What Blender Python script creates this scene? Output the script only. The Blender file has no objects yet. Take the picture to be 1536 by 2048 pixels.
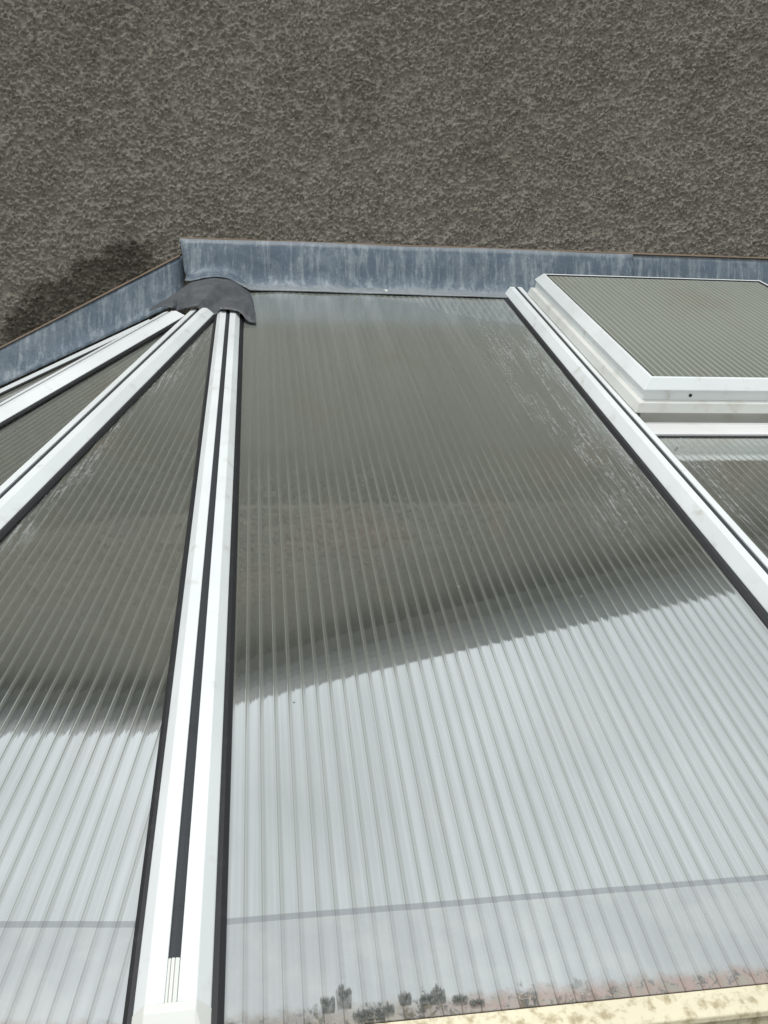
import bpy, bmesh, math, random
import numpy as np
from mathutils import Vector, Matrix
R = math.radians
random.seed(7)
scene = bpy.context.scene
C = scene.collection

# ---------------------------------------------------------------- camera
ZC = 2.75                                   # eye height: someone on a short ladder at the eaves
cam_d = bpy.data.cameras.new('camera')
cam = bpy.data.objects.new('camera', cam_d); C.objects.link(cam)
cam.location = (0, 0, ZC)
cam.rotation_euler = (R(90 - 4.5), 0, R(-8.5))
cam_d.sensor_fit = 'VERTICAL'; cam_d.sensor_height = 24.0; cam_d.lens = 24.0 * 1700 / 2048
cam_d.clip_start = 0.02; cam_d.clip_end = 2000
scene.camera = cam

# ---------------------------------------------------------------- world, sun, exposure (bright overcast)
SUN_EL, SUN_AZ = 68.0, 215.0                # azimuth clockwise from +y
w = bpy.data.worlds.new('World'); scene.world = w; w.use_nodes = True
nt = w.node_tree; nt.nodes.clear()
out = nt.nodes.new('ShaderNodeOutputWorld'); bg = nt.nodes.new('ShaderNodeBackground')
sky = nt.nodes.new('ShaderNodeTexSky'); sky.sky_type = 'NISHITA'; sky.sun_disc = False
sky.sun_elevation = R(SUN_EL); sky.sun_rotation = R(SUN_AZ); sky.dust_density = 4.0; sky.air_density = 1.0
hs = nt.nodes.new('ShaderNodeHueSaturation'); hs.inputs['Saturation'].default_value = 0.12
tc = nt.nodes.new('ShaderNodeTexCoord'); noi = nt.nodes.new('ShaderNodeTexNoise')
noi.inputs['Scale'].default_value = 2.2; noi.inputs['Detail'].default_value = 5
cr = nt.nodes.new('ShaderNodeMapRange'); cr.inputs[1].default_value = .3; cr.inputs[2].default_value = .7
cr.inputs[3].default_value = .74; cr.inputs[4].default_value = 1.24
mix = nt.nodes.new('ShaderNodeMixRGB'); mix.blend_type = 'MIX'; mix.inputs[0].default_value = .80
mix.inputs[2].default_value = (7.45, 7.95, 8.05, 1)       # cloud layer
mul = nt.nodes.new('ShaderNodeMixRGB'); mul.blend_type = 'MULTIPLY'; mul.inputs[0].default_value = 1
L = nt.links.new
sz = nt.nodes.new('ShaderNodeSeparateXYZ'); zr_ = nt.nodes.new('ShaderNodeMapRange'); m2_ = nt.nodes.new('ShaderNodeMath'); m2_.operation = 'MULTIPLY'
zr_.inputs[1].default_value = 0; zr_.inputs[2].default_value = 1; zr_.inputs[3].default_value = .72; zr_.inputs[4].default_value = 1.22   # an overcast sky is brightest overhead
nt.links.new(tc.outputs['Generated'], sz.inputs[0]); nt.links.new(sz.outputs[2], zr_.inputs[0]); nt.links.new(cr.outputs[0], m2_.inputs[0]); nt.links.new(zr_.outputs[0], m2_.inputs[1])
L(sky.outputs[0], hs.inputs['Color']); L(hs.outputs[0], mix.inputs[1]); L(mix.outputs[0], mul.inputs[1])
L(tc.outputs['Generated'], noi.inputs['Vector']); L(noi.outputs['Fac'], cr.inputs[0]); L(m2_.outputs[0], mul.inputs[2])
L(mul.outputs[0], bg.inputs[0]); bg.inputs[1].default_value = 0.12
L(bg.outputs[0], out.inputs[0])
sd = bpy.data.lights.new('sun', 'SUN'); sd.energy = 1.5; sd.angle = R(12); sd.color = (1, .985, .96)
so = bpy.data.objects.new('sun', sd); C.objects.link(so)
az, el = R(SUN_AZ), R(SUN_EL)
sv = Vector((math.sin(az) * math.cos(el), math.cos(az) * math.cos(el), math.sin(el)))
so.rotation_euler = (-sv).to_track_quat('-Z', 'Y').to_euler(); so.location = sv * 20
vs = scene.view_settings
vs.view_transform = 'Standard'; vs.look = 'None'; vs.gamma = 1; vs.exposure = 0.0; vs.use_curve_mapping = False

# ---------------------------------------------------------------- survey helpers (work in camera-height coordinates)
f, CX, CY = 1700., 768., 1024.
a_, q_, p_ = R(8.5), R(4.5), R(25.1)
fw = np.array([math.sin(a_) * math.cos(q_), math.cos(a_) * math.cos(q_), -math.sin(q_)])
rt = np.array([math.cos(a_), -math.sin(a_), 0.]); up = np.cross(rt, fw)
def ray(x, y): return rt * (x - CX) / f + up * (CY - y) / f + fw
def hit(x, y, n, d): r = ray(x, y); return r * (d / (n @ r))
n0 = np.array([0, -math.sin(p_), math.cos(p_)]); d0 = -0.7712
ZE, YE = -0.517, 0.714                      # eaves
F0 = np.array([0, math.cos(p_), math.sin(p_)])
SE = YE * F0[1] + ZE * F0[2]
def norm(v): v = np.asarray(v, float); return v / np.linalg.norm(v)

# ---------------------------------------------------------------- object helpers
def tag(o, label=None, cat=None, group=None, kind=None):
    if label: o['label'] = label
    if cat: o['category'] = cat
    if group: o['group'] = group
    if kind: o['kind'] = kind
    return o
def empty(name, loc=(0, 0, 0)):
    o = bpy.data.objects.new(name, None); C.objects.link(o); o.location = loc; o.empty_display_size = .1; return o
def mesh(name, verts, faces, mat, parent=None, uvs=None, smooth=False, base=None):
    """verts in camera-height coordinates; the origin goes to `base` (world) or stays at the parent's"""
    me = bpy.data.meshes.new(name)
    off = Vector((0, 0, ZC))
    org = Vector(base) if base is not None else Vector((0, 0, 0))
    if parent is not None:
        top = parent
        org = Vector((0, 0, 0)); q = parent
        while q is not None: org += q.location; q = q.parent
    me.from_pydata([tuple(Vector(v) + off - org) for v in verts], [], [tuple(g) for g in faces])
    if uvs is not None:
        ul = me.uv_layers.new(name='UVMap')
        for lp in me.loops: ul.data[lp.index].uv = uvs[lp.vertex_index]
    me.materials.append(mat)
    if smooth: me.polygons.foreach_set('use_smooth', [True] * len(me.polygons))
    me.update()
    o = bpy.data.objects.new(name, me); C.objects.link(o)
    if parent is not None: o.parent = parent
    else: o.location = org
    return o
def recalc(o):
    bm = bmesh.new(); bm.from_mesh(o.data); bmesh.ops.recalc_face_normals(bm, faces=bm.faces); bm.to_mesh(o.data); bm.free()
def bevel(o, wd, seg=2, ang=35):
    m = o.modifiers.new('bevel', 'BEVEL'); m.width = wd; m.segments = seg; m.limit_method = 'ANGLE'; m.angle_limit = R(ang)

# ---------------------------------------------------------------- material helpers
class NT:
    def __init__(s, name):
        s.m = bpy.data.materials.new(name); s.m.use_nodes = True; s.t = s.m.node_tree; s.t.nodes.clear()
        s.out = s.t.nodes.new('ShaderNodeOutputMaterial')
    def n(s, typ, ins=None, **at):
        nd = s.t.nodes.new(typ)
        for k, v in at.items(): setattr(nd, k, v)
        for k, v in (ins or {}).items():
            i = nd.inputs[k]
            if hasattr(v, 'is_linked') or isinstance(v, bpy.types.NodeSocket): s.t.links.new(v, i)
            else: i.default_value = v
        return nd
    def ma(s, op, a, b=0.0, c=0.0, clamp=False):
        nd = s.n('ShaderNodeMath', {0: a, 1: b, 2: c}, operation=op, use_clamp=clamp); return nd.outputs[0]
    def ss(s, x, lo, hi, o0=0.0, o1=1.0):
        nd = s.n('ShaderNodeMapRange', {0: x, 1: lo, 2: hi, 3: o0, 4: o1}, interpolation_type='SMOOTHSTEP'); return nd.outputs[0]
    def mixc(s, fac, a, b, mode='MIX'):
        nd = s.n('ShaderNodeMixRGB', {0: fac, 1: a, 2: b}, blend_type=mode); return nd.outputs[0]
    def vec(s, x, y, z=0.0): return s.n('ShaderNodeCombineXYZ', {0: x, 1: y, 2: z}).outputs[0]
    def noise(s, v, scale, detail=3, rough=.5, dist=0.0):
        return s.n('ShaderNodeTexNoise', {'Vector': v, 'Scale': scale, 'Detail': detail, 'Roughness': rough, 'Distortion': dist}).outputs['Fac']
    def done(s, sh): s.t.links.new(sh, s.out.inputs[0]); return s.m
def obj_co(t): return t.n('ShaderNodeTexCoord').outputs['Object']
def rgba(r, g, b): return (r, g, b, 1)

def simple(name, col, rough, dirt=.0, dirtcol=(.3, .28, .2), spec=.5, nscale=30, thr=(.52, .75), speck=0.0, bump=0.0, thru=0.0):
    t = NT(name); co = obj_co(t); thru_ = thru
    nz = t.noise(co, nscale, 5, .6)
    fac = t.ma('MULTIPLY', t.ss(nz, thr[0], thr[1]), dirt)
    c = t.mixc(fac, rgba(*col), rgba(*dirtcol))
    big = t.ss(t.noise(co, 4, 3), .3, .7, .93, 1.04)
    c = t.mixc(1.0, c, big, 'MULTIPLY')
    if speck:
        vo = t.n('ShaderNodeTexVoronoi', {'Vector': co, 'Scale': 34.0})
        vo2 = t.n('ShaderNodeSeparateColor', {0: vo.outputs['Color']})
        rare = t.ma('GREATER_THAN', vo2.outputs[0], 1 - speck)
        sp = t.ma('MULTIPLY', t.ss(vo.outputs['Distance'], .05, .10, 1, 0), rare)
        c = t.mixc(t.ma('MULTIPLY', sp, .8), c, rgba(.05, .045, .035))
    ins = {'Base Color': c, 'Roughness': rough, 'Specular IOR Level': spec}
    if bump:
        b = t.n('ShaderNodeBump', {'Height': t.noise(co, nscale * 6, 4), 'Strength': bump, 'Distance': .001})
        ins['Normal'] = b.outputs[0]
    sh = t.n('ShaderNodeBsdfPrincipled', ins).outputs[0]
    if thru_: sh = t.n('ShaderNodeMixShader', {0: t.ss(t.noise(co, nscale * .8, 4), .3, .7, thru_ * .4, thru_ * 1.6), 1: sh, 2: t.n('ShaderNodeBsdfTransparent').outputs[0]}).outputs[0]
    return t.done(sh)

M_white = simple('white_pvc', (.80, .83, .83), .32, .5, (.42, .38, .28), nscale=22, thr=(.57, .80), speck=.03)
M_white_old = simple('weathered_white_pvc', (.74, .75, .71), .40, .55, (.38, .35, .25), nscale=12, thr=(.50, .78), speck=.02)
M_alu = simple('white_aluminium', (.74, .74, .73), .30, .3, (.45, .42, .38), nscale=9)
M_black = simple('black_rubber', (.012, .013, .015), .45, .3, (.06, .06, .06), nscale=60)
M_groove = simple('grey_rubber_strip', (.028, .032, .036), .5, .5, (.012, .012, .012), nscale=40)
M_dark = simple('dark_void', (.01, .01, .01), .9)
M_cream = simple('stained_cream_pvc', (.78, .71, .52), .5, .75, (.34, .27, .14), nscale=95, thr=(.44, .70), speck=.25, bump=.3)
M_gut = simple('dirty_gutter', (.30, .26, .20), .8, .8, (.10, .085, .06), nscale=40, thr=(.4, .7), bump=.6)
M_barge = simple('painted_bargeboard', (.22, .235, .24), .6, .3)
M_soffit = simple('painted_soffit', (.42, .43, .41), .7, .3)
M_slate = simple('roof_slate', (.10, .105, .115), .7, .5, (.05, .05, .05))
M_patio = simple('concrete_paving', (.26, .25, .23), .9, .6, (.14, .14, .11), nscale=6, thr=(.4, .7), bump=.4)
M_algae = simple('black_algae', (.085, .095, .090), .85, .8, (.20, .20, .18), nscale=260, thr=(.4, .7), thru=.5)
M_moss = simple('brown_green_algae', (.17, .15, .11), .9, .8, (.08, .085, .05), nscale=240, thr=(.4, .65))

def mat_lead(name, base, light, streak=1.0, bmp=1.0, apron=False):
    t = NT(name); co = obj_co(t)
    sp = t.n('ShaderNodeSeparateXYZ', {0: co}); x, y, z = sp.outputs
    sv_ = t.vec(t.ma('MULTIPLY', x, 1.0), t.ma('MULTIPLY', y, 1.0), t.ma('MULTIPLY', z, .10))
    s1 = t.ss(t.noise(sv_, 52, 7, .72, .15), .46, .62)
    s2 = t.ss(t.noise(co, 9, 6, .7, .8), .46, .60)
    s3 = t.ss(t.noise(co, 90, 5, .7), .4, .7)
    fac = t.ma('MULTIPLY', t.ma('ADD', t.ma('MULTIPLY', s1, .70 * streak), t.ma('MULTIPLY', s2, .30)), t.ma('ADD', .6, t.ma('MULTIPLY', s3, .4)), clamp=True)
    c = t.mixc(fac, rgba(*base), rgba(*light))
    if apron:                               # painted-in light on the up-facing dressed-down lip, and a pale top edge
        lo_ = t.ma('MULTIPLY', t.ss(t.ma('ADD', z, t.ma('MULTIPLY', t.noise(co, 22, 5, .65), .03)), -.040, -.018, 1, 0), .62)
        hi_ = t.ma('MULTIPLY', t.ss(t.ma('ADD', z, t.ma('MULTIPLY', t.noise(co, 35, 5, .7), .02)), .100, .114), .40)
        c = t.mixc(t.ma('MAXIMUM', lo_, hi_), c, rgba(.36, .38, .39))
    c = t.mixc(t.ma('MULTIPLY', t.ss(t.noise(co, 60, 6, .7), .60, .74), .45), c, rgba(.06, .065, .07))
    b = t.n('ShaderNodeBump', {'Height': t.ma('ADD', t.noise(co, 25, 4), t.ma('MULTIPLY', t.noise(co, 140, 4), .3)), 'Strength': .6, 'Distance': .005 * bmp})
    return t.done(t.n('ShaderNodeBsdfPrincipled', {'Base Color': c, 'Roughness': .55, 'Metallic': .15, 'Normal': b.outputs[0]}).outputs[0])
M_lead = mat_lead('weathered_lead', (.105, .140, .180), (.33, .37, .40))
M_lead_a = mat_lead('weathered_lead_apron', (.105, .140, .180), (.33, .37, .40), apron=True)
M_lead_d = mat_lead('dark_lead', (.090, .098, .108), (.20, .21, .22), .35, 1.6)
M_mortar = simple('mortar_pointing', (.20, .15, .11), .95, .6, (.12, .10, .08), nscale=70, bump=.8)

def mat_wall():
    t = NT('roughcast_render'); co = obj_co(t)
    sp = t.n('ShaderNodeSeparateXYZ', {0: co}); x, y, z = sp.outputs
    c = t.mixc(t.ss(t.noise(co, 1.6, 5, .6, .6), .30, .72), rgba(.252, .228, .194), rgba(.276, .253, .217))
    c = t.mixc(t.ma('MULTIPLY', t.ss(t.noise(co, 3.4, 6, .65, 1.0), .50, .70), .32), c, rgba(.180, .166, .115))
    c = t.mixc(t.ma('MULTIPLY', t.ss(t.noise(co, 150, 5, .8), .52, .60), .52), c, rgba(.48, .45, .40))
    c = t.mixc(t.ma('MULTIPLY', t.ss(t.noise(co, 105, 6, .85), .51, .58), .60), c, rgba(.090, .076, .060))  # dark specks painted in as shadow in the crevices
    vo = t.n('ShaderNodeTexVoronoi', {'Vector': co, 'Scale': 55.0})
    rr = t.n('ShaderNodeSeparateColor', {0: vo.outputs['Color']})
    sp_ = t.ma('MULTIPLY', t.ss(vo.outputs['Distance'], .10, .18, 1, 0), t.ma('GREATER_THAN', rr.outputs[0], .975))
    c = t.mixc(t.ma('MULTIPLY', sp_, .75), c, rgba(.50, .46, .38))
    # damp patch against the sloping flashing on the left
    dx = t.ma('MULTIPLY', t.ma('SUBTRACT', x, -.95), 1 / .31); dz = t.ma('MULTIPLY', t.ma('SUBTRACT', t.ma('SUBTRACT', z, ZC + .535), t.ma('MULTIPLY', t.ma('SUBTRACT', x, -.9), .54)), 1 / .115)
    dd = t.ma('SQRT', t.ma('ADD', t.ma('MULTIPLY', dx, dx), t.ma('MULTIPLY', dz, dz)))
    dd = t.ma('ADD', dd, t.ma('MULTIPLY', t.ma('SUBTRACT', t.noise(co, 9, 5, .65), .5), 1.6))
    c = t.mixc(t.ma('MULTIPLY', t.ss(dd, .72, 1.02, 1, 0), .72), c, rgba(.050, .040, .030))
    b = t.n('ShaderNodeBump', {'Height': t.noise(co, 230, 5, .7, .3), 'Strength': 1.0, 'Distance': .004})
    return t.done(t.n('ShaderNodeBsdfPrincipled', {'Base Color': c, 'Roughness': .92, 'Specular IOR Level': .25, 'Normal': b.outputs[0]}).outputs[0])
M_wall = mat_wall()

PITCH = .018
def mat_sheet(name, film0=1.14, film1=2.35, film_amt=.94, urange=(0, .8), res_side=1, grime_sheen=.6, tape=True, top_edge=None, pink=True, res_amt=1.0, seed=0.0, refl=.59, rsk=0.0, ured=.2, band_amt=.5, band_col=(.205, .215, .185)):
    """multiwall polycarbonate: u across the flutes, v metres up the slope from the eaves"""
    t = NT(name)
    uvn = t.n('ShaderNodeUVMap'); sp = t.n('ShaderNodeSeparateXYZ', {0: uvn.outputs[0]}); u, v = sp.outputs[0], sp.outputs[1]
    uo = t.ma('ADD', u, seed)
    def nz(su, sv, detail=4, rough=.55, dist=0.0, o=0.0): return t.noise(t.vec(t.ma('MULTIPLY', uo, su), t.ma('MULTIPLY', v, sv), o), 1.0, detail, rough, dist)
    fr = t.ma('FRACT', t.ma('ADD', t.ma('DIVIDE', u, PITCH), 100.0))
    cell = t.ma('FLOOR', t.ma('ADD', t.ma('DIVIDE', u, PITCH), 100.0))
    cr_ = t.n('ShaderNodeTexWhiteNoise', {'W': cell}, noise_dimensions='1D').outputs[0]
    r = t.ma('MULTIPLY', t.ma('MINIMUM', fr, t.ma('SUBTRACT', 1.0, fr)), PITCH)
    thin = t.ss(r, .0003, .0011, 1, 0)
    band = t.ss(t.ma('ABSOLUTE', t.ma('SUBTRACT', fr, .14)), .02, .17, 1, 0)
    band2 = t.ss(t.ma('ABSOLUTE', t.ma('SUBTRACT', fr, .86)), .0, .14, 1, 0)
    # condensation film inside the sheet: blurs the ribs
    vj = t.ma('ADD', v, t.ma('ADD', t.ma('MULTIPLY', t.ma('SUBTRACT', cr_, .5), .10), t.ma('MULTIPLY', t.ma('SUBTRACT', nz(3.0, .8), .5), .5)))
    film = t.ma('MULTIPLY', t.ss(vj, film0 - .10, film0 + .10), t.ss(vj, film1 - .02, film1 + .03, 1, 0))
    topdry = 0.0
    if top_edge:
        ed = t.ma('ADD', t.ma('ADD', top_edge[0], t.ma('MULTIPLY', u, top_edge[1])), t.ma('ADD', t.ma('MULTIPLY', t.ma('SUBTRACT', nz(60, 6), .5), .16), t.ma('MULTIPLY', t.ma('SUBTRACT', nz(9, 6), .5), .22)))
        topdry = t.ss(t.ma('SUBTRACT', v, ed), -.004, .006)
        film = t.ma('MULTIPLY', film, t.ma('SUBTRACT', 1.0, topdry))
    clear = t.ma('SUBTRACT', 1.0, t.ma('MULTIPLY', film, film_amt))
    thin_ = t.ma('MULTIPLY', thin, clear)
    # diffuse body
    body = t.mixc(t.ss(nz(2.6, 2.0, 4, .6, .4), .36, .66), rgba(.100, .113, .101), rgba(.135, .142, .122))
    dt = t.ma('MULTIPLY', t.ss(v, .55, 1.9), grime_sheen)  # paler up the slope: grime plus grazing reflection painted into the colour
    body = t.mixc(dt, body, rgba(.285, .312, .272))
    body = t.mixc(t.ma('MULTIPLY', t.ss(nz(3.0, 2.2, 4, .6, .5, 4.0), .52, .70), .30), body, rgba(.230, .160, .120))
    body = t.mixc(t.ma('MULTIPLY', t.ss(nz(120, 1.6, 3, .6, 0, 7.0), .45, .75), .22), body, rgba(.20, .20, .18))
    body = t.mixc(t.ma('MULTIPLY', band, t.ma('MULTIPLY', clear, band_amt)), body, rgba(*band_col))
    body = t.mixc(t.ma('MULTIPLY', thin_, .8), body, rgba(.21, .22, .19))
    if top_edge: body = t.mixc(t.ma('MULTIPLY', topdry, t.ma('ADD', .5, t.ma('MULTIPLY', band, .5))), body, rgba(.33, .34, .31))
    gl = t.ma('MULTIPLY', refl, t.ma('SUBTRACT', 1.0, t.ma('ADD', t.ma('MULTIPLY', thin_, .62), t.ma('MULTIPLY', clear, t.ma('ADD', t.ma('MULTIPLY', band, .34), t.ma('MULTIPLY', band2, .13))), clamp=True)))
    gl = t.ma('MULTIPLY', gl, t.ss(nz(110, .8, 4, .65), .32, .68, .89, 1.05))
    if tape:
        low = t.ss(v, .110, .1115, 1, 0)
        body = t.mixc(t.ma('MULTIPLY', low, .85), body, t.mixc(t.ss(nz(20, 20, 5), .4, .65), rgba(.24, .25, .25), rgba(.30, .31, .295)))
        gl = t.ma('MULTIPLY', gl, t.ma('SUBTRACT', 1.0, t.ma('MULTIPLY', low, .33)))
        wob = t.ma('ADD', v, t.ma('MULTIPLY', t.ma('SUBTRACT', nz(9, 0.0), .5), .003))
        strip = t.ma('MULTIPLY', t.ss(wob, .1108, .1116), t.ss(wob, .1178, .1186, 1, 0))
        body = t.mixc(t.ma('MULTIPLY', strip, .8), body, rgba(.17, .18, .195))
        gl = t.ma('MULTIPLY', gl, t.ma('SUBTRACT', 1.0, t.ma('MULTIPLY', strip, .52)))
    # chalky residue along one edge
    e = t.ma('SUBTRACT', urange[1], u) if res_side > 0 else t.ma('SUBTRACT', t.ma('SUBTRACT', u, urange[0]), t.ma('MULTIPLY', v, rsk))
    rs = t.ma('MULTIPLY', t.ss(t.ma('ADD', t.ma('MULTIPLY', nz(230, 9, 5, .7, .2, 2.0), .6), t.ma('MULTIPLY', nz(120, 60, 5, .7, .2, 12.0), .4)), .485, .58), t.ss(nz(22, 2.0, 4, .6, .3, 9.0), .43, .56))
    rs = t.ma('MULTIPLY', rs, t.ma('MULTIPLY', t.ss(e, ured * .25, ured, 1, 0), t.ss(v, .70, .90)))
    rs = t.ma('MULTIPLY', rs, res_amt)
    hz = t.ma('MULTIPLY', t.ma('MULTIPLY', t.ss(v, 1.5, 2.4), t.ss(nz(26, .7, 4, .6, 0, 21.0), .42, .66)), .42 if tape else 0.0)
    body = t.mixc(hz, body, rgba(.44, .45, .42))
    body = t.mixc(t.ma('MULTIPLY', rs, .58), body, rgba(.42, .44, .44))
    # a few pale fleck marks everywhere
    vo = t.n('ShaderNodeTexVoronoi', {'Vector': t.vec(uo, v, 0.0), 'Scale': 26.0})
    vc = t.n('ShaderNodeSeparateColor', {0: vo.outputs['Color']})
    fl = t.ma('MULTIPLY', t.ss(vo.outputs['Distance'], .03, .07, 1, 0), t.ma('GREATER_THAN', vc.outputs[0], .90))
    body = t.mixc(t.ma('MULTIPLY', fl, .5), body, rgba(.40, .42, .42))
    fd = t.ma('MULTIPLY', t.ss(vo.outputs['Distance'], .03, .055, 1, 0), t.ma('LESS_THAN', vc.outputs[1], .05))
    if pink:
        pk = t.ss(t.ma('ADD', v, t.ma('ADD', t.ma('MULTIPLY', t.ma('SUBTRACT', cr_, .5), .003), t.ma('MULTIPLY', t.ma('SUBTRACT', nz(60, 60, 5, .7), .5), .030))), .010, .025, 1, 0)
        pc = t.mixc(t.ss(nz(70, 70, 5, .6, .8), .45, .62), t.mixc(t.ss(u, .10, .24), rgba(.20, .17, .14), rgba(.34, .22, .18)), rgba(.28, .24, .18))
        pc = t.mixc(t.ss(nz(110, 110, 5, .7, .8, 3.0), .52, .64), pc, rgba(.06, .045, .035))
        pc = t.mixc(t.ma('MULTIPLY', thin, .6), pc, rgba(.05, .03, .028))
        pk = t.ma('MULTIPLY', pk, .78)
        body = t.mixc(pk, body, pc); gl = t.ma('MULTIPLY', gl, t.ma('SUBTRACT', 1.0, t.ma('MULTIPLY', pk, .75)))
        gr_ = t.ma('MULTIPLY', t.ss(t.ma('SUBTRACT', t.ma('ADD', t.ma('MULTIPLY', cr_, .030), t.ma('MULTIPLY', nz(120, 90, 5, .7), .050)), v), .026, .034), t.ss(nz(170, 120, 5, .7, .6, 30.0), .40, .56))
        gr_ = t.ma('MULTIPLY', gr_, t.ma('MULTIPLY', t.ss(u, .25, .36, 1, 0), .85))
        body = t.mixc(gr_, body, t.mixc(t.ss(nz(90, 90, 4, .6, 0, 33.0), .4, .6), rgba(.060, .066, .060), rgba(.13, .11, .075))); gl = t.ma('MULTIPLY', gl, t.ma('SUBTRACT', 1.0, t.ma('MULTIPLY', gr_, .8)))
        edge = t.ss(v, .002, .004, 1, 0)
        body = t.mixc(edge, body, rgba(.03, .02, .018)); gl = t.ma('MULTIPLY', gl, t.ma('SUBTRACT', 1.0, edge))
    gl = t.ma('MULTIPLY', gl, t.ma('SUBTRACT', 1.0, t.ma('MAXIMUM', t.ma('MULTIPLY', rs, .6), t.ma('MAXIMUM', t.ma('MULTIPLY', fl, .3), t.ma('MULTIPLY', fd, .9)))))
    # surface relief
    hgt = t.ma('ADD', t.ma('MULTIPLY', t.ma('COSINE', t.ma('MULTIPLY', fr, 2 * math.pi)), -.000016), t.ma('MULTIPLY', thin, -.00007))
    hgt = t.ma('ADD', hgt, t.ma('MULTIPLY', nz(55, 1.0, 3, .5, 0, 1.0), .00010))
    hgt = t.ma('ADD', hgt, t.ma('MULTIPLY', nz(260, 9, 3, .5, 0, 5.0), .00004))
    bp = t.n('ShaderNodeBump', {'Height': hgt, 'Strength': 1.0, 'Distance': 1.0})
    rough = t.ma('ADD', .022, t.ma('ADD', t.ma('MULTIPLY', film, .16), t.ma('MULTIPLY', band, .05)))
    df = t.n('ShaderNodeBsdfDiffuse', {'Color': body, 'Normal': bp.outputs[0]})
    gs = t.n('ShaderNodeBsdfGlossy', {'Color': rgba(.975, .99, 1.0), 'Roughness': rough, 'Normal': bp.outputs[0]})
    mx = t.n('ShaderNodeMixShader', {0: gl, 1: df.outputs[0], 2: gs.outputs[0]})
    return t.done(mx.outputs[0])

# ================================================================ the setting
g = mesh('ground', [(-60, -60, -ZC), (60, -60, -ZC), (60, 60, -ZC), (-60, 60, -ZC)], [(0, 1, 2, 3)], M_patio)
tag(g, kind='structure')

# ================================================================ the house: a roughcast gable wall
YW = 2.988
house = empty('rendered_house', (0.4, YW, 0))
tag(house, 'roughcast house gable of brown grey pebbly render behind the glazed roof', 'house', kind='thing')
rng = np.random.default_rng(3)
def smooth_noise(nx, nz, cx, cz):
    """value noise on an nx x nz grid with cells of cx, cz samples, cubic interpolated"""
    gx = int(nx / cx) + 4; gz = int(nz / cz) + 4
    g_ = rng.random((gz, gx)) * 2 - 1
    def idx(n, c):
        t = np.arange(n) / c; i = t.astype(int); fq = t - i; return i, fq * fq * (3 - 2 * fq)
    ix, fx = idx(nx, cx); iz, fz = idx(nz, cz)
    A = g_[iz][:, ix]; B = g_[iz][:, ix + 1]; Cc = g_[iz + 1][:, ix]; D = g_[iz + 1][:, ix + 1]
    fx = fx[None, :]; fz = fz[:, None]
    return (A * (1 - fx) + B * fx) * (1 - fz) + (Cc * (1 - fx) + D * fx) * fz
def wall_patch(x0, x1, z0, z1, st, N, cut=None):
    nx = int((x1 - x0) / st) + 1; nz = int((z1 - z0) / st) + 1
    X = np.linspace(x0, x1, nx); Z = np.linspace(z0, z1, nz)
    sn = lambda a, b: smooth_noise(nx, nz, a, b)
    h = np.zeros((nz, nx))
    # thrown grit: some 120,000 little stones, each a bump of its own size, squashed and turned at random
    sx, sz = rng.random(N) * (nx - 9) + 4, rng.random(N) * (nz - 9) + 4
    rr = (1.1 + 1.5 * rng.random(N) ** 2.0); hh = .0028 + .0082 * rng.random(N) ** 1.6
    an = rng.random(N) * math.pi; asp = .62 + .38 * rng.random(N); ca, sa = np.cos(an), np.sin(an)
    tx, tz = (rng.random(N) - .5) * .8, (rng.random(N) - .35) * .8
    ix, iz = sx.astype(int), sz.astype(int)
    for dz in range(-3, 4):
        for dx in range(-3, 4):
            ux, uz = ix + dx - sx, iz + dz - sz
            a_x, a_z = (ux * ca + uz * sa) / rr, (-ux * sa + uz * ca) / (rr * asp)
            d2 = a_x ** 2 + a_z ** 2
            v_ = hh * np.clip(1 - d2 ** 1.5, 0, 1) * (1 + tx * ux / rr + tz * uz / rr)
            k_ = d2 < 1
            np.maximum.at(h, (iz[k_] + dz, ix[k_] + dx), v_[k_])
    h += .0026 * sn(14, 11) + .0022 * sn(6, 5) + .0014 * sn(50, 38) + .0016 * sn(170, 150)
    h += (rng.random((nz, nx)) - .5) * .0008
    m_ = np.clip(sn(45, 40) * .15 + .95, .6, 1.3)
    h *= m_ * 1.12
    ex = np.minimum(np.arange(nx), np.arange(nx)[::-1]) / 5.; ez = np.minimum(np.arange(nz), np.arange(nz)[::-1]) / 5.
    h *= np.clip(ex, 0, 1)[None, :] * np.clip(ez, 0, 1)[:, None]
    co = np.empty((nz, nx, 3)); co[..., 0] = X[None, :]; co[..., 2] = Z[:, None] + ZC; co[..., 1] = YW - h
    j = rng.random((nz, nx, 2)) * .0010 - .0005
    co[1:-1, 1:-1, 0] += j[1:-1, 1:-1, 0]; co[1:-1, 1:-1, 2] += j[1:-1, 1:-1, 1]
    verts = co.reshape(-1, 3)
    i = np.arange(nz - 1)[:, None] * nx + np.arange(nx - 1)[None, :]
    quads = np.stack([i, i + 1, i + nx + 1, i + nx], -1).reshape(-1, 4)
    if cut is not None:
        vx_, vz_ = verts[:, 0], verts[:, 2] - ZC
        ok = vz_ < cut(vx_) ; quads = quads[ok[quads].all(axis=1)]
    return verts, quads
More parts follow.
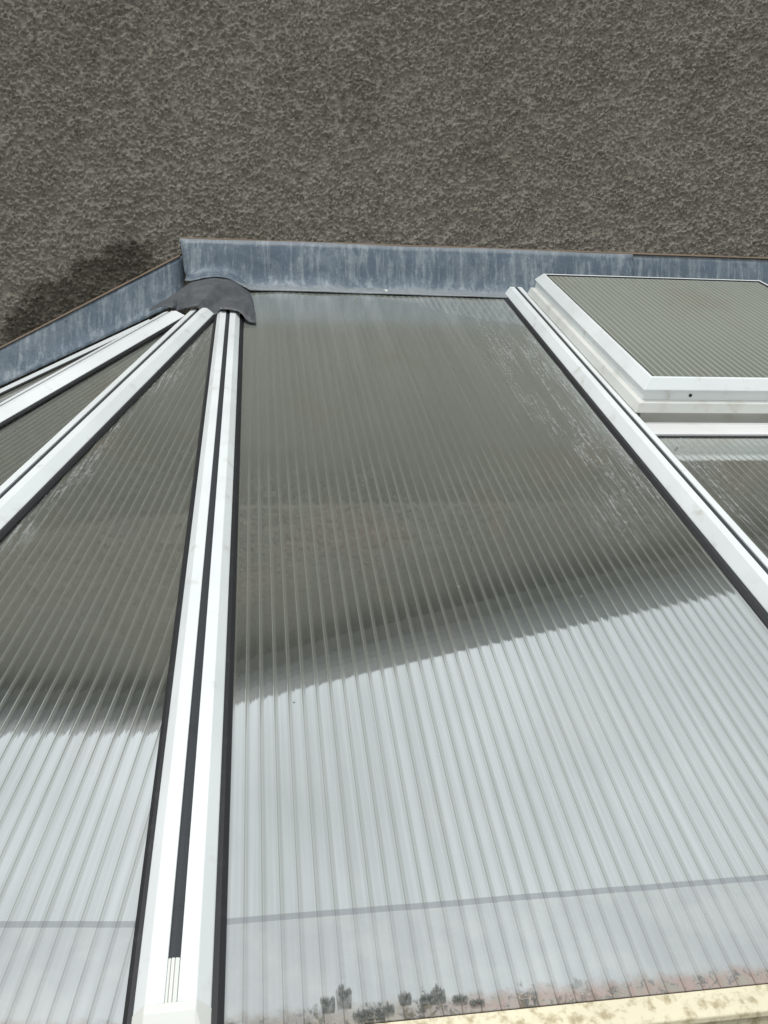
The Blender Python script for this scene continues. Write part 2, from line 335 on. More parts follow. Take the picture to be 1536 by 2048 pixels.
def build_wall():
    vt = lambda x: np.where(x > -.8, 3.80 - .465 * (x + .8), 3.80 + .37 * (x + .8)) - .02
    va, qa = wall_patch(-1.25, 2.35, .05, 1.85, .0030, 95000)
    vb, qb = wall_patch(-3.2, 4.2, 1.85, 3.79, .0070, 60000, vt)
    vc, qc = wall_patch(2.35, 4.2, .05, 1.85, .0070, 16000, vt)
    vd, qd = wall_patch(-3.2, -1.25, .05, 1.85, .0070, 16000, vt)
    verts = np.vstack([va, vb, vc, vd]); na, nb_, nc_ = len(va), len(va) + len(vb), len(va) + len(vb) + len(vc)
    quads = np.vstack([qa, qb + na, qc + nb_, qd + nc_])
    b = len(verts)
    xr, xl = 5.2, -6.5
    P = [(xl, -ZC), (xr, -ZC), (xr, 3.80 - .465 * (xr + .8)), (-.80, 3.80), (xl, 3.80 + .37 * (xl + .8))]
    ext = [(x, YW + .003, z + ZC) for x, z in P]; back = [(x, YW + .3, z + ZC) for x, z in P]
    allv = np.vstack([verts, np.array(ext), np.array(back)]) - np.array([0.4, YW, 0])
    k = b + 5
    extra = [(b, b + 1, b + 2, b + 3, b + 4), (k, k + 4, k + 3, k + 2, k + 1)] + [(b + (q + 1) % 5, b + q, k + q, k + (q + 1) % 5) for q in range(5)]
    me = bpy.data.meshes.new('wall')
    me.vertices.add(len(allv)); me.vertices.foreach_set('co', allv.astype(np.float32).ravel())
    loops = list(quads.ravel()); starts = list(range(0, len(loops), 4)); tot = [4] * len(starts)
    for fc in extra: starts.append(len(loops)); tot.append(len(fc)); loops += list(fc)
    me.loops.add(len(loops)); me.loops.foreach_set('vertex_index', np.array(loops, dtype=np.int32))
    me.polygons.add(len(starts)); me.polygons.foreach_set('loop_start', np.array(starts, dtype=np.int32)); me.polygons.foreach_set('loop_total', np.array(tot, dtype=np.int32))
    me.materials.append(M_wall); me.update(calc_edges=True); me.validate()
    o = bpy.data.objects.new('wall', me); C.objects.link(o); o.parent = house
    return o
build_wall()
def beam(name, p, q, w_out, h_dn, mat, parent, y0, y1):
    p, q = np.array(p, float), np.array(q, float)
    v = []
    for P in (p, q):
        for yy in (y0, y1):
            v += [(P[0], yy, P[1]), (P[0], yy, P[1] - h_dn)]
    return mesh(name, v, [(0, 1, 3, 2), (4, 6, 7, 5), (0, 4, 5, 1), (2, 3, 7, 6), (0, 2, 6, 4), (1, 5, 7, 3)], mat, parent)
def verge(name, p, q, mat, prof):
    vs_ = [(P[0], y, P[1] + z) for P in (p, q) for y, z in prof]; k = len(prof)
    fs = [(i, (i + 1) % k, k + (i + 1) % k, k + i) for i in range(k)] + [tuple(range(k)), tuple(range(k, 2 * k))]
    o = mesh(name, vs_, fs, mat, house); recalc(o); return o
AP = (-.80, 3.815)
for end in ((5.6, AP[1] - .465 * 6.4), (-6.8, AP[1] - .37 * 6.0)):
    b_ = verge('bargeboard', AP, end, M_barge, [(2.739, .052), (2.740, -.002), (2.742, -.060), (2.750, -.120), (2.765, -.170), (2.785, -.205), (2.80, -.22), (2.80, -.002), (2.741, -.001), (2.741, .052)])
    verge('soffit', AP, end, M_soffit, [(2.801, -.035), (2.986, -.035), (2.986, -.003), (2.801, -.003)])
    beam('roof', (AP[0], AP[1] + .05), (end[0], end[1] + .05), 0, .05, M_slate, house, 2.744, 9.0)

# ================================================================ conservatory roof
roof = empty('conservatory', (0, 1.8, ZC + ZE))
tag(roof, 'faceted glazed conservatory roof of grey ribbed polycarbonate sheets between white bars', 'conservatory', kind='thing')

# bar base lines (on the sheet plane): (top, eave)
SK = .0340                                  # the right-hand bars lean over this much per metre up the slope
def sp3(x, s, n=0.0):                       # a point of the main slope: x at slope distance s from the eaves, n above the sheet
    P = np.array([x, 0, 0]) + F0 * (SE + s) + n0 * n
    P = P + n0 * (d0 - (np.array([x, 0, 0]) + F0 * (SE + s)) @ n0)
    return P
V_TOP = 2.445
X3 = -.0785
B3 = (sp3(X3, 2.15), sp3(X3 - .001, 0.0))
def x4(s): return .904 - SK * (2.47 - s)
B4 = (sp3(x4(V_TOP + .01), V_TOP + .01), sp3(x4(0), 0.0))
def x5(s): return x4(s) + .985
B5 = (sp3(x5(V_TOP), V_TOP), sp3(x5(0), 0.0))
# facet 1
A1 = R(8.4); X1 = np.array([math.cos(A1), -math.sin(A1), 0])
n1 = norm(np.cross(X1, F0)); d1 = n1 @ B3[1]
g_ = lambda pt, n, d: hit(pt[0], pt[1], n, d)
u2, l2 = g_((402, 620), n1, d1 + .018) - n1 * .018, g_((0, 1004), n1, d1 + .018) - n1 * .018
D2 = norm(l2 - u2)
def at_z(P, D, z): return P + D * ((z - P[2]) / D[2])
B2 = (at_z(u2, D2, .388), at_z(u2, D2, ZE))
# facet 2: next bar, same pitch, further round
az1 = R(31.5)
vpn = np.cross(ray(345, 622), ray(0, 815)); h1_ = np.array([-math.sin(az1), -math.cos(az1), 0])
D1 = norm(h1_ + np.array([0, 0, -(h1_ @ vpn) / vpn[2]]))   # the direction in that sight plane
r_ = ray(345, 622); Ax, Ay = -.09, 2.9
tt = (Ax * math.cos(az1) - Ay * math.sin(az1)) / (r_[0] * math.cos(az1) - r_[1] * math.sin(az1))
U1 = r_ * tt - np.array([0, 0, .024])
B1 = (U1, at_z(U1, D1, ZE))
n2 = norm(np.cross(D1, D2)); n2 = n2 * np.sign(n2[2])
# bar against the wall
YB0 = 2.945
U0 = ray(0, 780) * (YB0 / ray(0, 780)[1]) - np.array([0, 0, .018]); D0 = norm([-math.cos(R(26.2)), 0, -math.sin(R(26.2))])
B0 = (at_z(U0, D0, .40), at_z(U0, D0, ZE))
n3 = norm(np.cross(D0, D1)); n3 = n3 * np.sign(n3[2])
print('bars', B0, B1, B2, B3, B4, 'n2', n2, 'n3', n3)

def sweep(name, prof, P, Q, nrm, mat, parent, cap=True, closed=True):
    """prof: (side, up) points in metres; side is to the right looking up the slope"""
    d = norm(P - Q); nn = norm(nrm - d * (nrm @ d)); sd_ = np.cross(d, nn)
    vs_ = [tuple(E_ + sd_ * a + nn * b) for E_ in (P, Q) for a, b in prof]
    k = len(prof)
    fs = [(i, (i + 1) % k, k + (i + 1) % k, k + i) for i in range(k if closed else k - 1)]
    if cap: fs += [tuple(range(k))[::-1], tuple(range(k, 2 * k))]
    o = mesh(name, vs_, fs, mat, parent); recalc(o); return o
def bar(PQ, nrm, wl=.034, wr=.034, ht=.021, flat=.022, gl_=.011, gr=.012, end=0.0, groove=True, lab=None):
    P, Q = PQ
    d = norm(P - Q)
    Q1 = Q + d * end
    grv = .0056
    prof = [(-wl, .004), (-wl, .007), (-flat, ht), (-grv, ht + .001), (-grv, ht - .005), (grv, ht - .005), (grv, ht + .001), (flat, ht), (wr, .007), (wr, .004)]
    if not groove: prof = [(-wl, .004), (-wl, .007), (-flat, ht), (flat, ht), (wr, .007), (wr, .004)]
    cap = sweep('rafter_bar', prof, P, Q1, nrm, M_white, roof)
    bevel(cap, .0011, 2, 25)
    if lab: cap['label'] = lab
    for s_, wd, e_ in ((-1, gl_, wl), (1, gr, wr)):
        a, b = s_ * (e_ - .004), s_ * (e_ + wd)
        o = sweep('gasket', [(a, -.001), (a, .0062), (s_ * (e_ + wd * .5), .0058), (b, .002), (b, -.001)], P, Q, nrm, M_black, cap)
    if groove:
        top = Q1 + d * .042 if end else Q1
        sweep('groove_strip', [(-grv + .0002, ht - .0052), (-grv + .0002, ht - .0022), (0, ht - .0012), (grv - .0002, ht - .0022), (grv - .0002, ht - .0052)], P, top, nrm, M_groove, cap)
    return cap
nb3 = norm(n0 + n1); nb2 = norm(n1 + n2); nb1 = norm(n2 * 3 + n3)
bar(B0, norm(n3 + np.array([0, -.0, .6])), wl=.022, wr=.056, ht=.018, flat=.021, gl_=.002, gr=.008, groove=False, lab='white starter bar lying along the wall flashing')
bar(B1, nb1, wl=.033, wr=.048, ht=.024, gr=.008)
bar(B2, nb2, wr=.041, flat=.0225, ht=.025, gl_=.008, gr=.011)
c3 = bar(B3, nb3, gl_=.009, gr=.011, end=.026, lab='white bar in the middle ending in a capped foot')
c4 = bar(B4, n0, wl=.036, wr=.032, ht=.030, flat=.021, gl_=.015, gr=.004)
bar(B5, n0, ht=.030)
# foot of the middle bar: ribbed clip in the groove and an end cap
dd3 = norm(B3[0] - B3[1]); Qa = B3[1] + dd3 * .026; Qb = B3[1] + dd3 * .068
h3 = .021
sweep('groove_clip', [(-.0054, h3 - .005), (-.0054, h3 - .001), (-.0032, h3 - .0002), (-.0028, h3 - .002), (-.0022, h3 - .0002), (.0004, h3 - .0002), (.0008, h3 - .002), (.0014, h3 - .0002), (.0048, h3 - .001), (.0054, h3 - .005)], Qb, Qa, nb3, M_white_old, c3)
def endcap():
    nn = norm(nb3 - dd3 * (nb3 @ dd3)); sd_ = np.cross(dd3, nn); base = B3[1] + dd3 * .0262
    prof = [(-.0344, .002), (-.0344, .0072), (-.0223, .0218), (.0223, .0218), (.0344, .0072), (.0344, .002)]
    rows = [(0, 1.0), (-.009, 1.0), (-.045, .30)]
    vs_ = []
    for t_, hh in rows:
        for a, b in prof: vs_.append(tuple(base + dd3 * t_ + sd_ * a + nn * (b * hh if t_ < -.02 else b)))
    k = 6; fs = []
    for r0 in range(2): fs += [(r0 * k + i, r0 * k + (i + 1) % k, (r0 + 1) * k + (i + 1) % k, (r0 + 1) * k + i) for i in range(k)]
    fs += [tuple(range(k)), tuple(range(2 * k, 3 * k))]
    o = mesh('end_cap', vs_, fs, M_white_old, c3); recalc(o); bevel(o, .0012, 2, 25)
endcap()

# ---- sheets
def sheet(name, TL, TR, BR, BL, nrm, uvf, mat, nu=24, nv=40, lab=None, sag=0.0):
    TL, TR, BR, BL = map(lambda a: np.array(a, float), (TL, TR, BR, BL))
    vs_, uv, fs = [], [], []
    for j in range(nv + 1):
        t = j / nv
        for i in range(nu + 1):
            s = i / nu
            P = (TL * (1 - s) + TR * s) * (1 - t) + (BL * (1 - s) + BR * s) * t
            uv.append(uvf(P)); P = P + nrm * sag * math.sin(math.pi * s) * (1 - (2 * t - 1) ** 4)
            vs_.append(P)
    for j in range(nv):
        for i in range(nu):
            a = j * (nu + 1) + i; fs.append((a, a + nu + 1, a + nu + 2, a + 1))
    k = len(vs_)
    lo = [P - nrm * h_ for h_ in (.0002, .022) for P in (TL, TR, BR, BL)]
    vs_ += lo; uv += [uvf(P) for P in lo]
    fs += [(k + i, k + (i + 1) % 4, k + 4 + (i + 1) % 4, k + 4 + i) for i in range(4)] + [(k + 7, k + 6, k + 5, k + 4)]
    o = mesh(name, [tuple(P) for P in vs_], fs, mat, roof, uvs=uv)
    me = o.data
    for pg in me.polygons: pg.use_smooth = pg.index < nu * nv
    if lab: o['label'] = lab
    return o
def facet_uv(n, org, pitch):
    hx = norm(np.array([-n[1], n[0], 0]));
    if hx[0] < 0: hx = -hx
    return lambda P: (float((P - org) @ hx), float((P[2] - ZE) / math.sin(pitch)))
def main_uv(P):
    s = P @ F0 - SE; k = .0560
    return (float((P[0] - k * .04 * s * 1.0) / (1 + k * s)), float(s))
um = lambda P: main_uv(P)
uR = main_uv(sp3(x4(1.2) - .045, 1.2))[0]
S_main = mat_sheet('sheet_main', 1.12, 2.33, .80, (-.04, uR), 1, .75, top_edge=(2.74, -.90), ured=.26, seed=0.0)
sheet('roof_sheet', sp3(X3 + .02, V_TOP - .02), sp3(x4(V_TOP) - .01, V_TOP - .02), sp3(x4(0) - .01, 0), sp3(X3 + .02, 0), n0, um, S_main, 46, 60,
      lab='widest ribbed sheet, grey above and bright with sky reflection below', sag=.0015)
f1uv = facet_uv(n1, B2[1], math.acos(n1[2]))
k1 = f1uv(B2[0])[0] / f1uv(B2[0])[1]
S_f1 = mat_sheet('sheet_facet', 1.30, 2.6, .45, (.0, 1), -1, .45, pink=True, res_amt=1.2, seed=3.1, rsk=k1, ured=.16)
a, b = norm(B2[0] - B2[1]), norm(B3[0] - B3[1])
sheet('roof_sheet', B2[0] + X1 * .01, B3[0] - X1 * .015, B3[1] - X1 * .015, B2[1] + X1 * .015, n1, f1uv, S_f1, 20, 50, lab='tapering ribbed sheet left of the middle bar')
# chalky edge of facet 1 follows its left bar
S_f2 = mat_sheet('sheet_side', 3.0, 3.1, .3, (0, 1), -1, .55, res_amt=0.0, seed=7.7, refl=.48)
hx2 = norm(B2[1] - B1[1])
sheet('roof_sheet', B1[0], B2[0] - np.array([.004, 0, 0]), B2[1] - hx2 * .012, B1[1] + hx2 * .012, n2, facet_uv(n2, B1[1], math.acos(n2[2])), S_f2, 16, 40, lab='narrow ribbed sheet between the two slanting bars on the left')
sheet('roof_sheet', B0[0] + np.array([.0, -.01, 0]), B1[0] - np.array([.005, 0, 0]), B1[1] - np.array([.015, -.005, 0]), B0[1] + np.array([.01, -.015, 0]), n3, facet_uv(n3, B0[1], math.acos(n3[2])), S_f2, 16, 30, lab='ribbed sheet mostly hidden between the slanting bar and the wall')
def right_uv(P):
    s = P @ F0 - SE; return (float(P[0] - x4(s) + .9), float(s))
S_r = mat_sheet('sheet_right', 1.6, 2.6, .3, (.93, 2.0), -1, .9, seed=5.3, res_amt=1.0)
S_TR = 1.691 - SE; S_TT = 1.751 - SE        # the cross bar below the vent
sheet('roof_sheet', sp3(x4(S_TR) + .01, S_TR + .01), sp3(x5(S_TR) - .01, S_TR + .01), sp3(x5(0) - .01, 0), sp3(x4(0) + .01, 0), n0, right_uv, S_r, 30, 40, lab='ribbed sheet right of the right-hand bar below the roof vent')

# ---- black lap tape / shadow gap under the cross bar, cross bar itself
def lbox(name, x0f, x1f, s0, s1, prof, mat, parent, flip=False):
    """prof (ds, n) swept along x between x0f(s) and x1f(s)"""
    vs_ = []
    for xf in (x0f, x1f):
        for ds, n in prof: vs_.append(tuple(sp3(xf(s0 + ds), s0 + ds, n)))
    k = len(prof); fs = [(i, (i + 1) % k, k + (i + 1) % k, k + i) for i in range(k)] + [tuple(range(k)), tuple(range(k, 2 * k))]
    o = mesh(name, vs_, fs, mat, parent); recalc(o); return o
xa = lambda s: x4(s) + .030
xb = lambda s: x5(s) - .030
tr = lbox('cross_bar', xa, xb, S_TR, 0, [(0, .000), (.001, .007), (.010, .008), (.012, .0065), (.056, .007), (.057, .010), (.060, .010), (.060, -.01), (.0, -.01)], M_alu, roof)
bevel(tr, .0008, 2, 30)
lbox('gasket', xa, xb, S_TR, 0, [(-.005, .0), (-.005, .002), (-.0002, .003), (-.0002, 0)], M_black, tr)

# ---- the opening roof vent: kerb, sash and its own sheet
S0v, S1v = 1.756 - SE, 2.790 - SE
XL0, XR0 = .884, 1.734                     # at the lower edge
def vx(x, s): return x + SK * (s - S0v)
def ring(name, prof, mat, parent, bev=.0012):
    """prof (inset, n) swept round the vent's rectangle with mitred corners"""
    vs_ = []
    for ins, n in prof:
        for (xx, ss) in ((XL0 + ins, S0v + ins), (XR0 - ins, S0v + ins), (XR0 - ins, S1v - ins), (XL0 + ins, S1v - ins)):
            vs_.append(tuple(sp3(vx(xx, ss), ss, n)))
    k = len(prof); fs = []
    for i in range(k):
        j = (i + 1) % k
        for c in range(4): fs.append((i * 4 + c, i * 4 + (c + 1) % 4, j * 4 + (c + 1) % 4, j * 4 + c))
    o = mesh(name, vs_, fs, mat, parent); recalc(o)
    if bev: bevel(o, bev, 2, 25)
    return o
vent = ring('roof_vent', [(.024, -.01), (.022, .031), (-.001, .0325), (.0, .036), (.006, .055), (.018, .058), (.05, .058), (.05, -.01)], M_white_old, roof)
vent['label'] = 'white framed opening vent standing up from the right-hand slope'
sash = ring('sash_frame', [(.017, .058), (.019, .082), (.013, .084), (.015, .087), (.032, .108), (.036, .110), (.040, .109), (.041, .102), (.055, .100), (.055, .058)], M_white, vent)
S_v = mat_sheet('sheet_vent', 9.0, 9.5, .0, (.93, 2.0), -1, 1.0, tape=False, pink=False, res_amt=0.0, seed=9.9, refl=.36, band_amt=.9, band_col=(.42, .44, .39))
def ventsheet():
    i_ = .0405; vs_, uv, fs = [], [], []
    NU, NV = 8, 8
    for j in range(NV + 1):
        for i in range(NU + 1):
            s = S0v + i_ + (S1v - S0v - 2 * i_) * j / NV; x = XL0 + i_ + (XR0 - XL0 - 2 * i_) * i / NU
            vs_.append(tuple(sp3(vx(x, s), s, .1050))); uv.append((x, s))
    for j in range(NV):
        for i in range(NU):
            a = j * (NU + 1) + i; fs.append((a, a + 1, a + NU + 2, a + NU + 1))
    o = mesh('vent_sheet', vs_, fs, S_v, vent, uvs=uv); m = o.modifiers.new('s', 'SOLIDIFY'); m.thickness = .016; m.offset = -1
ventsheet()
# the dark glazing bead along the top and sides of the vent's sheet
ringb = ring('glazing_bead', [(.0402, .1052), (.0402, .1082), (.0450, .1074), (.0455, .1052)], M_black, vent, 0)
# drain hole in the sash's front face
def disc(name, P, nrm, r, mat, parent, seg=14, th=.0012):
    n = norm(nrm); a = norm(np.cross(n, [.3, .5, .8])); b = np.cross(n, a)
    vs_ = [tuple(P + (a * math.cos(2 * math.pi * i / seg) + b * math.sin(2 * math.pi * i / seg)) * r + n * t_) for t_ in (-th, th * .5) for i in range(seg)]
    fs = [tuple(range(seg, 2 * seg))] + [(i, (i + 1) % seg, seg + (i + 1) % seg, seg + i) for i in range(seg)]
    o = mesh(name, vs_, fs, mat, parent); recalc(o); return o
hp = sp3(1.02, S0v + .0178, .070)
disc('drain_hole', hp, -F0, .0042, M_black, vent)

# ---- eaves trim, gutter, eaves beam
def poly_eave(): return [B0[1], B1[1], B2[1], B3[1], B5[1] + np.array([.0, 0, 0])]
E_ = [np.array([p[0], p[1]]) for p in (B0[1], B1[1], B2[1], np.array([B3[1][0], YE, 0]), np.array([B5[1][0] + .3, YE, 0]))]
def offs(k):
    out_ = []
    for i, p in enumerate(E_):
        ns = []
        for a, b in ((i - 1, i), (i, i + 1)):
            if a < 0 or b >= len(E_): continue
            t = (E_[b] - E_[a]) / np.linalg.norm(E_[b] - E_[a]); ns.append(np.array([t[1], -t[0]]))
        m = sum(ns) / np.linalg.norm(sum(ns)); m = m / max(.5, float(m @ ns[0])); out_.append(p + m * k)
    return out_
def eave_sweep(name, prof, mat, parent, bev=.0):
    """prof (outward, z relative to the eaves) swept along every facet's foot"""
    rings = [[(*offs(o_)[i], ZE + z_) for o_, z_ in prof] for i in range(len(E_))]
    k = len(prof); vs_ = [v for r0 in rings for v in r0]
    fs = [(r0 * k + i, r0 * k + (i + 1) % k, (r0 + 1) * k + (i + 1) % k, (r0 + 1) * k + i) for r0 in range(len(E_) - 1) for i in range(k)]
    fs += [tuple(range(k)), tuple(range((len(E_) - 1) * k, len(E_) * k))]
    o = mesh(name, vs_, fs, mat, parent); recalc(o)
    if bev: bevel(o, bev, 2, 30)
    return o
sg = 1
eave_sweep('eaves_trim', [(-.004, -.030), (-.002, -.001), (.001, .003), (.018, -.003), (.0245, -.0065), (.0250, -.012), (.0225, -.013), (.0225, -.030)], M_cream, roof, .001)
gut = eave_sweep('gutter', [(.010, -.0305), (.012, -.075), (.030, -.098), (.095, -.100), (.118, -.075), (.120, -.020), (.128, -.018), (.128, -.085), (.100, -.108), (.020, -.108), (.004, -.080), (.004, -.0305)], M_gut, roof)
eave_sweep('eaves_beam', [(.003, -.031), (.003, -.16), (-.060, -.16), (-.060, -.045), (-.03, -.031)], M_white_old, roof)

# ================================================================ lead flashings (each a sheet of its own)
def loft(name, rows, mat, th=.0022, parent=None, base=(0, 0, 0), wob=.0, smooth=True):
    k = len(rows[0]); vs_ = []; rnd = random.Random(len(rows) * 7 + k)
    for r0 in rows:
        for P in r0: vs_.append(tuple(np.array(P) + (np.array([rnd.uniform(-1, 1), rnd.uniform(-1, 1), rnd.uniform(-1, 1)]) * wob)))
    fs = [(j * k + i, j * k + i + 1, (j + 1) * k + i + 1, (j + 1) * k + i) for j in range(len(rows) - 1) for i in range(k - 1)]
    o = mesh(name, vs_, fs, mat, parent, smooth=smooth, base=base)
    m = o.modifiers.new('thick', 'SOLIDIFY'); m.thickness = th; m.offset = 0
    return o
def interp(pts, n):
    pts = [np.array(p, float) for p in pts]; seg = [np.linalg.norm(b - a) for a, b in zip(pts, pts[1:])]; L_ = sum(seg); out_ = []
    for i in range(n):
        t = L_ * i / (n - 1); j = 0
        while j < len(seg) - 1 and t > seg[j]: t -= seg[j]; j += 1
        out_.append(pts[j] + (pts[j + 1] - pts[j]) * min(1, t / max(seg[j], 1e-9)))
    return out_
# main flashing: top edge tucked in the wall, turned out over the head of the sheets
lip_px = [((376, 561), .034), (( 395, 556), .040), ((430, 553), .044), ((455, 556), .040), ((475, 566), .030), ((499, 580), .010), ((560, 581), .006), ((750, 587), .006), ((1005, 595), .006)]
lip = [hit(px[0], px[1], n0, d0 + o_) for px, o_ in lip_px]
def flashing(name, xs0, xs1, lipf, mat, label, dz=0.0, dy=0.0, n=70, lstart=0.0):
    rows = []
    for i in range(n):
        t = i / (n - 1); x = xs0 + (xs1 - xs0) * t
        L_ = lipf(x); top = np.array([x, YW - .012 - dy, .688 + dz + .0015 * math.sin(x * 9)])
        w1 = .004 * math.sin(x * 17 + 1) + .003 * math.sin(x * 41) + .0025 * math.sin(x * 7.3 + 2)
        mid = np.array([x + lstart * max(0, 1 - t * 12) * .4, YW - .020 - dy + w1 * .5, .64 + dz])
        m2 = np.array([x + lstart * max(0, 1 - t * 12) * .7, YW - .024 - dy + w1, max(L_[2] + .045, .575)])
        turn = np.array([L_[0] * .0 + x + lstart * max(0, 1 - t * 12), YW - .036 - dy + w1, L_[2] + .026])
        t2 = np.array([turn[0], (turn[1] + L_[1]) / 2, L_[2] + .012])
        lp = np.array([turn[0], L_[1] + .003 * math.sin(x * 23), L_[2]])
        c = [top, mid, m2, turn, t2, lp]
        # smooth the section
        rows.append([*interp(c, 12)])
    o = loft(name, rows, mat, base=(x_mid(xs0, xs1), YW - .02, ZC + .58)); tag(o, label, 'flashing', 'lead flashings')
    return o
def x_mid(a, b): return (a + b) / 2
lx = [P[0] for P in lip]; ly = [P[1] for P in lip]; lz = [P[2] for P in lip]
def lipf(x):
    if x > lx[-1]: return np.array([x, ly[-1] - .0 * x, lz[-1]])
    return np.array([x, np.interp(x, lx, ly), np.interp(x, lx, lz)])
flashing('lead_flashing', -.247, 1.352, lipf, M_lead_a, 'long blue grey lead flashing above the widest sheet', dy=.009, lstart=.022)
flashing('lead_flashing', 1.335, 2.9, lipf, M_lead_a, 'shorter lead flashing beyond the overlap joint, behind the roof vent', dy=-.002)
# left flashing, running down the wall
rows = []
for i in range(60):
    t = i / 59; x = -.235 - t * 2.0
    zt = .629 + (x + .247) * .542; zb = .470 + (x + .30) * .487
    w1 = .003 * math.sin(x * 19) + .002 * math.sin(x * 47)
    y_top = YW - .012
    rows.append(interp([np.array([x, y_top, zt]), np.array([x, YW - .017 + w1, (zt + zb) / 2]), np.array([x, YW - .022 + w1, zb + .02]), np.array([x, YW - .030, zb - .006]), np.array([x, 2.949, zb - .022])], 10))
o = loft('lead_flashing', rows, M_lead, base=(-1.2, YW - .02, ZC + .2)); tag(o, 'sloping lead flashing running down the wall at the left', 'flashing', 'lead flashings')
# mortar line above the flashings
def pointing(pts, lab):
    vs_ = []; n = 60; rnd = random.Random(3)
    for i in range(n):
        t = i / (n - 1); P = np.array(pts[0]) * (1 - t) + np.array(pts[1]) * t
        j = rnd.uniform(-.001, .001)
        vs_ += [tuple(P + np.array([0, .02, .007 + j])), tuple(P + np.array([0, -.006, .0065 + j])), tuple(P + np.array([0, -.011, 0])), tuple(P + np.array([0, .02, -.003]))]
    fs = [(4 * i + a, 4 * i + (a + 1) % 4, 4 * i + 4 + (a + 1) % 4, 4 * i + 4 + a) for i in range(n - 1) for a in range(4)]
    o = mesh('mortar_pointing', vs_, fs, M_mortar, house, smooth=False); recalc(o)
    o['label'] = lab
pointing([(-.245, YW - .006, .688), (2.9, YW - .006, .690)], 'thin brown mortar line above the level flashing')
pointing([(-2.3, YW - .006, .629 + (-2.3 + .247) * .542 + .001), (-.247, YW - .006, .630)], 'thin brown mortar line above the sloping flashing')

# ---- dark lead saddle dressed over the heads of the bars
top_px = [(300, 619), (318, 610), (345, 590), (362, 577), (378, 566), (400, 560), (430, 557), (455, 560), (475, 568), (490, 576), (499, 583), (505, 598), (509, 620), (512, 646)]
bot_px = [((300, 620), .036, 2), ((316, 616), .036, 2), ((334, 613), .036, 2), ((345, 616), .030, 2), ((352, 622), .012, 2), ((362, 621), .016, 1), ((372, 614), .034, 1), ((392, 614), .036, 1), ((400, 620), .024, 1), ((410, 627), .011, 1), ((424, 630), .009, 1), ((436, 626), .011, 0), ((443, 618), .032, 0), ((476, 619), .034, 0), ((484, 628), .024, 0), ((492, 640), .012, 0), ((500, 645), .008, 0), ((512, 647), .006, 0)]
pl = {0: (n0, d0), 1: (n1, d1), 2: (n2, n2 @ B1[1])}
bot = [hit(*px, pl[k][0], pl[k][1] + o_) for px, o_, k in bot_px]
top = [hit(px[0], px[1], n0, d0 + o_) for px, o_ in zip(top_px, [.050, .050, .055, .05, .045, .038, .040, .036, .026, .014, .008, .006, .005, .005])]
# left part of the top edge sits against the sloping flashing, so pin it just off the wall
for i in range(5):
    r0 = ray(*top_px[i]); top[i] = r0 * ((2.80 + .028 * i) / r0[1])
NB = 90; tb = interp(bot, NB); tp = interp(top, NB)
rows = []
for i in range(NB):
    A_, B_ = tp[i], tb[i]; col = []
    for j in range(14):
        s = j / 13; P = A_ * (1 - s) + B_ * s
        prom = math.sin(i * .33) * .0016 + .0022 * math.sin(i * .21 + j * .9) * math.sin(j * .55 + i * .05) + .0012 * math.sin(i * .61 - j * .7)
        P = P + nb3 * (.010 * math.sin(math.pi * s) * (1 - abs(2 * i / NB - 1) ** 4) + prom)
        col.append(P)
    rows.append(col)
o = loft('lead_saddle', rows, M_lead_d, th=.0026, base=(-.1, 2.75, ZC + .5)); tag(o, 'dark scalloped lead saddle over the meeting heads of the white bars', 'lead saddle')

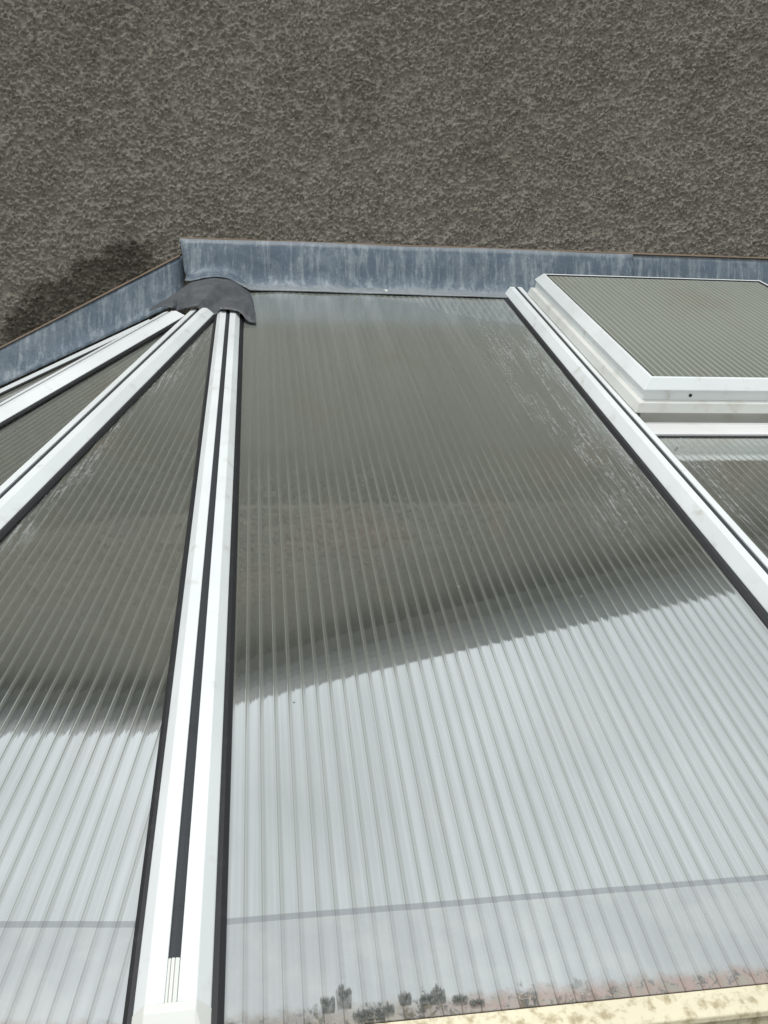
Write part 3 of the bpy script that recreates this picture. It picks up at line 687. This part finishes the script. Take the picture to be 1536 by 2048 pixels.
# ---- small things
disc_n = 0
def chip(px, n, d, size, lab, mat):
    P = hit(px[0], px[1], n, d + .007); vs_ = []; rnd = random.Random(int(px[0]))
    for th in (0, size * .35):
        for i in range(9):
            a_i = 2 * math.pi * i / 9; rr_ = size * rnd.uniform(.6, 1.0)
            vs_.append(tuple(P + np.array([math.cos(a_i) * rr_ * .7, 0, 0]) + F0 * math.sin(a_i) * rr_ * 1.3 + n * th * (1 if th else 0)))
    fs = [tuple(range(9, 18))] + [(i, (i + 1) % 9, 9 + (i + 1) % 9, 9 + i) for i in range(9)]
    o = mesh('mortar_crumb', vs_, fs, mat, base=tuple(P + np.array([0, 0, ZC]))); recalc(o); tag(o, lab, 'crumb')
M_chip = simple('pale_crumb', (.8, .8, .76), .8)
chip((772, 582), n0, d0, .009, 'tiny white crumb lying on the lower lip of the long flashing', M_chip)

# ---- algae growing in the open ends of the flutes
def algae():
    rnd = random.Random(11); vs_, fs = [], []
    def blob(cx_, v0, w_, hgt_, lobes):
        pts = [(cx_ - w_ * .42, v0)]
        for k in range(lobes):
            c = cx_ - w_ / 2 + w_ * (k + .5) / lobes; top_ = v0 + hgt_ * rnd.uniform(.7, 1.0) * (1 - .35 * abs((k + .5) / lobes - .5) * 2)
            rw = w_ / lobes * .46
            for m_ in range(7):
                an = math.pi * (1 - m_ / 6); pts.append((c + rw * math.cos(an) * rnd.uniform(.5, 1.7), top_ + rw * 2.2 * math.sin(an) * rnd.uniform(.2, 1.5)))
            pts.append((c + w_ / lobes * .5, v0 + hgt_ * rnd.uniform(.30, .75)))
        pts.append((cx_ + w_ * .42, v0))
        k0 = len(vs_)
        for u_, v_ in pts: vs_.append(tuple(sp3(u_, max(v_, .001), .0015)))
        vs_.append(tuple(sp3(cx_, v0 + hgt_ * .35, .0028)))
        n = len(pts)
        fs.extend([(k0 + i, k0 + (i + 1) % n, k0 + n) for i in range(n)])
    for px, v0, w_, h_ in [((655, 2000), .012, .014, .026), ((687, 1992), .011, .016, .032), ((716, 2018), .006, .012, .014), ((732, 2014), .006, .014, .014), ((757, 2012), .006, .010, .014), ((775, 2008), .007, .012, .018),
                           ((808, 1985), .010, .013, .020), ((850, 1985), .010, .015, .014), ((875, 1982), .010, .015, .021), ((916, 1985), .007, .016, .014), ((950, 1990), .006, .016, .011),
                           ((462, 2035), .008, .008, .012)]:
        P = hit(px[0], px[1], n0, d0); s = P @ F0 - SE
        blob(P[0], max(.001, s - .012), w_ * .92, h_ * .72, rnd.choice([5, 6, 7]))
    o = mesh('algae', vs_, fs, M_algae); recalc(o)
    tag(o, 'black fan shaped algae growing in the flute ends by the eaves', 'algae', kind='stuff')
algae()
